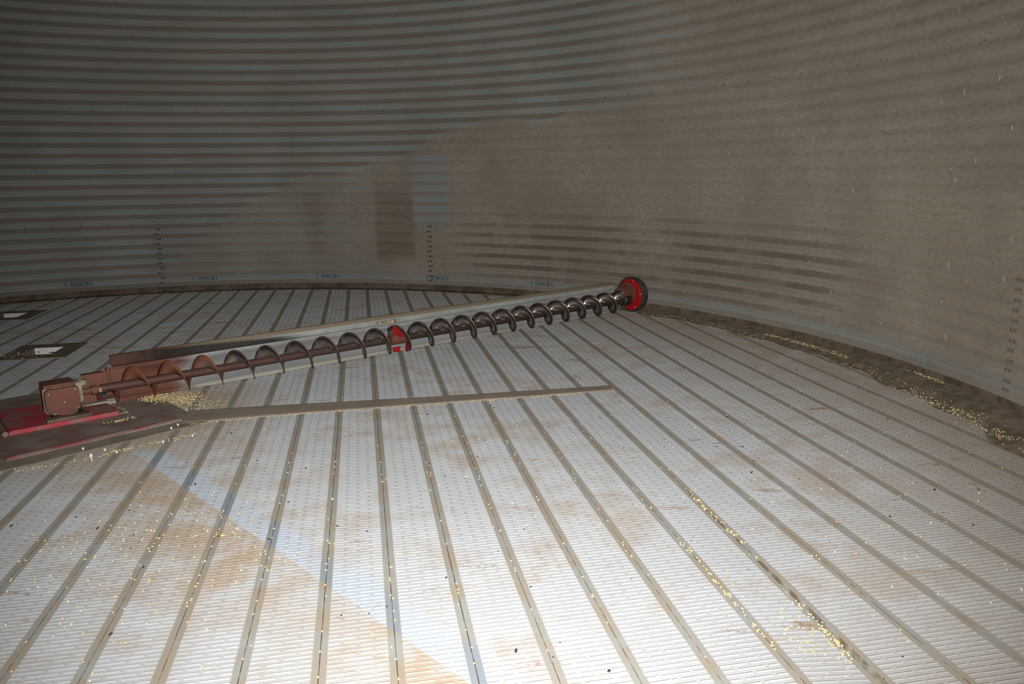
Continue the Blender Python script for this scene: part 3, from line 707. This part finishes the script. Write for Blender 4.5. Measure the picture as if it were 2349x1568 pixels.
# ------------------------------------------------------------------ dirt drift against the right hand wall
def drift():
    n = 260; m = 9; th = np.linspace(0.62, 1.72, n+1); V = []
    wd = np.interp(th, [0.62, 0.8, 0.95, 1.1, 1.3, 1.5, 1.72], [0.10, 0.16, 0.19, 0.20, 0.24, 0.30, 0.34])
    for k, t in enumerate(th):
        w_ = wd[k]*(1+0.10*math.sin(t*60)+0.08*math.sin(t*23+1))
        for i in range(m):
            f = i/(m-1); ins = 0.010+f*w_
            z = (1-f)**1.4*0.030+0.004*math.sin(t*90+i*2)*(1-f)*f*2+0.006*math.exp(-((f-0.55)/0.15)**2)*(0.5+0.5*math.sin(t*31))
            if i == m-1: z = 0.0005
            z += 0.0022*(i < m-1)
            V.append((BC[0]+(R-ins)*math.sin(t), BC[1]+(R-ins)*math.cos(t), z))
    Q = [(k*m+i, k*m+i+1, (k+1)*m+i+1, (k+1)*m+i) for k in range(n) for i in range(m-1)]
    me = quads_np('dirt_drift', np.array(V), np.array(Q)); o = link('dirt_drift', me, M['dirt'], None, True)
    tag(o, 'brown drift of grain dust banked along the foot of the right wall', 'dust', 'stuff')
drift()

# ------------------------------------------------------------------ corn, chaff, specks
corn_mats = [simple('corn_kernel_'+n, c, c2, 0.45, sc=90) for n, c, c2 in (('gold', (0.66, 0.50, 0.20), (0.74, 0.60, 0.32)), ('pale', (0.82, 0.72, 0.45), (0.76, 0.60, 0.30)))]
bmk = bmesh.new(); bmesh.ops.create_icosphere(bmk, subdivisions=1, radius=1.0)
kv = np.array([v.co[:] for v in bmk.verts]); kf = np.array([[v.index for v in f.verts] for f in bmk.faces]); bmk.free()
kv[:, 0] *= 1+0.25*(kv[:, 1] > 0); kv = kv*np.array([0.0031, 0.0038, 0.0024])
kme = []
for i, m_ in enumerate(corn_mats):
    me = bpy.data.meshes.new('kernel'); me.from_pydata([tuple(v) for v in kv], [], [tuple(int(x) for x in f) for f in kf]); me.materials.append(m_); me.shade_smooth(); kme.append(me)

pts = []                                                  # (x, y, z)
def inside(x, y): return math.hypot(x-BC[0], y-BC[1]) < R-0.05
def scatter(n, cx, cy, sx, sy, rot=0.0, z=0.003):
    c_, s_ = math.cos(rot), math.sin(rot)
    for _ in range(n):
        a, b = random.gauss(0, sx), random.gauss(0, sy); x, y = cx+a*c_-b*s_, cy+a*s_+b*c_
        if inside(x, y): pts.append((x, y, z))
def along(n, path, jit, z=0.003):
    seg = [math.dist(path[i], path[i+1]) for i in range(len(path)-1)]
    for _ in range(n):
        t = random.random()*sum(seg); i = 0
        while t > seg[i] and i < len(seg)-1: t -= seg[i]; i += 1
        f = t/seg[i]; a, b = path[i], path[i+1]
        pts.append((a[0]+(b[0]-a[0])*f+random.gauss(0, jit), a[1]+(b[1]-a[1])*f+random.gauss(0, jit), z))
def seam_pt(k, v): u = POFF+k*PW; q = u*UX+v*VX; return (q[0], q[1])
# even scatter over the front planks
for _ in range(430):
    x = random.uniform(-2.0, 1.6); y = random.uniform(1.45, 4.2)
    if inside(x, y) and not (x < -1.45 and y > 3.0): pts.append((x, y, 0.003))
scatter(70, -1.40, 2.33, 0.16, 0.10); scatter(35, -1.02, 2.46, 0.10, 0.06); scatter(35, -1.25, 2.55, 0.16, 0.08)
scatter(22, -0.75, 2.30, 0.07, 0.05); scatter(70, -1.3, 1.95, 0.25, 0.2)
along(170, [(-1.60, 3.615), (-1.275, 3.716), (-0.408, 3.909), (0.299, 4.063)], 0.010, 0.005)
along(130, [(-2.09, 3.02), (-1.92, 3.095), (-1.75, 3.26), (-1.57, 3.41), (-1.48, 3.50)], 0.014, 0.005)
for k in (0, 1, 2, 3, 4, 5, 6, 7, 8): along(13, [seam_pt(k, 1.6), seam_pt(k, 3.4)], 0.0025, 0.001)
along(150, [seam_pt(9, 1.55), seam_pt(9, 2.0)], 0.014, -0.016); along(50, [seam_pt(9, 2.0), seam_pt(9, 2.6)], 0.006, 0.001)
scatter(60, 0.78, 1.80, 0.04, 0.08, 0, -0.006); along(50, [seam_pt(8, 1.55), seam_pt(8, 2.2)], 0.004, 0.0)
# two spills of corn by the plate: several kernels deep
for (n, cx, cy, sx, sy, h) in ((620, -1.985, 4.07, 0.06, 0.07, 0.018), (260, -1.80, 4.06, 0.055, 0.055, 0.007), (110, -1.72, 3.92, 0.09, 0.07, 0.0), (60, -1.75, 3.55, 0.0, 0.0, 0.0)):
    if sx == 0: continue
    for _ in range(n):
        a, b = random.gauss(0, sx), random.gauss(0, sy); f = math.exp(-(a/sx)**2/2-(b/sy)**2/2)
        pts.append((cx+a, cy+b, 0.003+random.random()*h*f))
scatter(45, -1.955, 3.655, 0.030, 0.012, 0.7, 0.0155)
# along the wall on the right, and the sumps
def wall_corn(n, t0, t1, i0, i1, z):
    for _ in range(n):
        t = random.uniform(t0, t1); ins = random.uniform(i0, i1); pts.append((BC[0]+(R-ins)*math.sin(t), BC[1]+(R-ins)*math.cos(t), z))
wall_corn(260, 0.70, 1.12, 0.05, 0.26, 0.010); wall_corn(240, 1.10, 1.27, 0.09, 0.15, 0.018); wall_corn(60, 1.36, 1.42, 0.03, 0.06, 0.032); wall_corn(180, 1.28, 1.65, 0.05, 0.35, 0.012); wall_corn(140, 1.42, 1.6, 0.24, 0.32, 0.010)
wall_corn(120, -0.5, 0.6, 0.04, 0.15, 0.009)
scatter(60, -3.42, 5.20, 0.10, 0.08, 0, 0.008)
for _ in range(140):
    x = random.uniform(0.4, 2.3); y = random.uniform(2.0, 5.5)
    if inside(x, y): pts.append((x, y, 0.003))
cam_d = [math.hypot(p[0], p[1]) for p in pts]
order = sorted(range(len(pts)), key=lambda i: cam_d[i])
near = [i for i in order if pts[i][2] > -0.01 and pts[i][1] > 1.5 and abs(pts[i][0]) < 0.68*pts[i][1]][:220]; nset = set(near)
for i in near:
    o = bpy.data.objects.new('corn_kernel', kme[0 if random.random() < .65 else 1]); C.objects.link(o)
    o.location = (pts[i][0], pts[i][1], pts[i][2]+0.0012); o.rotation_euler = (random.uniform(-.4, .4), random.uniform(-.4, .4), random.uniform(0, 6.28))
    tag(o, 'single yellow corn kernel lying loose on the nearest floor planks', 'corn kernel', None, 'loose corn kernels on the front planks')
def scatter_mesh(name, plist, base_v, base_f, mats, sc=(0.85, 1.15)):
    V, F, MI = [], [], []; nv = len(base_v)
    for q in plist:
        r = Matrix.Rotation(random.uniform(0, 6.28), 3, 'Z') @ Matrix.Rotation(random.uniform(-.6, .6), 3, 'X'); s = random.uniform(*sc)
        V.append((base_v @ np.array(r).T)*s+np.array(q)); F.append(base_f+nv*(len(V)-1)); MI += [0 if random.random() < .65 else len(mats)-1]*len(base_f)
    V = np.concatenate(V); F = np.concatenate(F)
    me = quads_np(name, V, np.zeros((0, 4), int), F); me.polygons.foreach_set('material_index', np.array(MI, np.int32)[:len(me.polygons)])
    for m_ in mats: me.materials.append(m_)
    me.shade_smooth(); return link(name, me)
o = scatter_mesh('corn_spill', [(p[0], p[1], p[2]+0.0015) for i, p in enumerate(pts) if i not in nset], kv, kf, corn_mats)
tag(o, 'spilled yellow corn kernels strewn over the floor and along its joints', 'corn', 'stuff')
# dark droppings / rust crumbs
crumbs = []
for _ in range(130):
    x = random.uniform(-1.9, 2.2); y = random.uniform(1.5, 5.2)
    if inside(x, y): crumbs.append((x, y, 0.004))
for _ in range(60):
    t = random.uniform(0.7, 1.6); ins = random.uniform(0.05, 0.3); crumbs.append((BC[0]+(R-ins)*math.sin(t), BC[1]+(R-ins)*math.cos(t), 0.018))
o = scatter_mesh('dark_crumbs', crumbs, kv*np.array([1, 1.6, 1]), kf, [simple('black_crumb', (0.03, 0.022, 0.018), (0.06, 0.04, 0.03), 0.9)], (0.5, 1.3))
tag(o, 'small dark crumbs of rust and husk scattered on the planks', 'debris', 'stuff')
# chaff slivers stuck to the wall
cv = np.array([(-1, -1, -1), (1, -1, -1), (1, 1, -1), (-1, 1, -1), (-1, -1, 1), (1, -1, 1), (1, 1, 1), (-1, 1, 1)], float)*np.array([0.0012, 0.0012, 0.016])
cf = np.array([(0, 1, 5), (0, 5, 4), (1, 2, 6), (1, 6, 5), (2, 3, 7), (2, 7, 6), (3, 0, 4), (3, 4, 7), (4, 5, 6), (4, 6, 7), (0, 2, 1), (0, 3, 2)])
V, F = [], []
for i in range(120):
    t = random.uniform(0.35, 1.6)**1.0; z = random.uniform(0.15, 1.7) if i % 3 else random.uniform(0.15, 2.2)
    s = random.uniform(0.35, 1.15); q = wall_pt(np.array(t), np.array(z), 0.006)
    r = Matrix.Rotation(-t, 3, 'Z') @ Matrix.Rotation(random.gauss(0, 0.5), 3, 'Y')
    V.append((cv*np.array([1, 1, s])) @ np.array(r).T+q); F.append(cf+8*i)
me = quads_np('wall_chaff', np.concatenate(V), np.zeros((0, 4), int), np.concatenate(F))
tag(link('wall_chaff', me, simple('pale_chaff', (0.66, 0.58, 0.42), (0.5, 0.42, 0.28), 0.8)), 'pale slivers of chaff clinging to the dusty right wall', 'chaff', 'stuff')
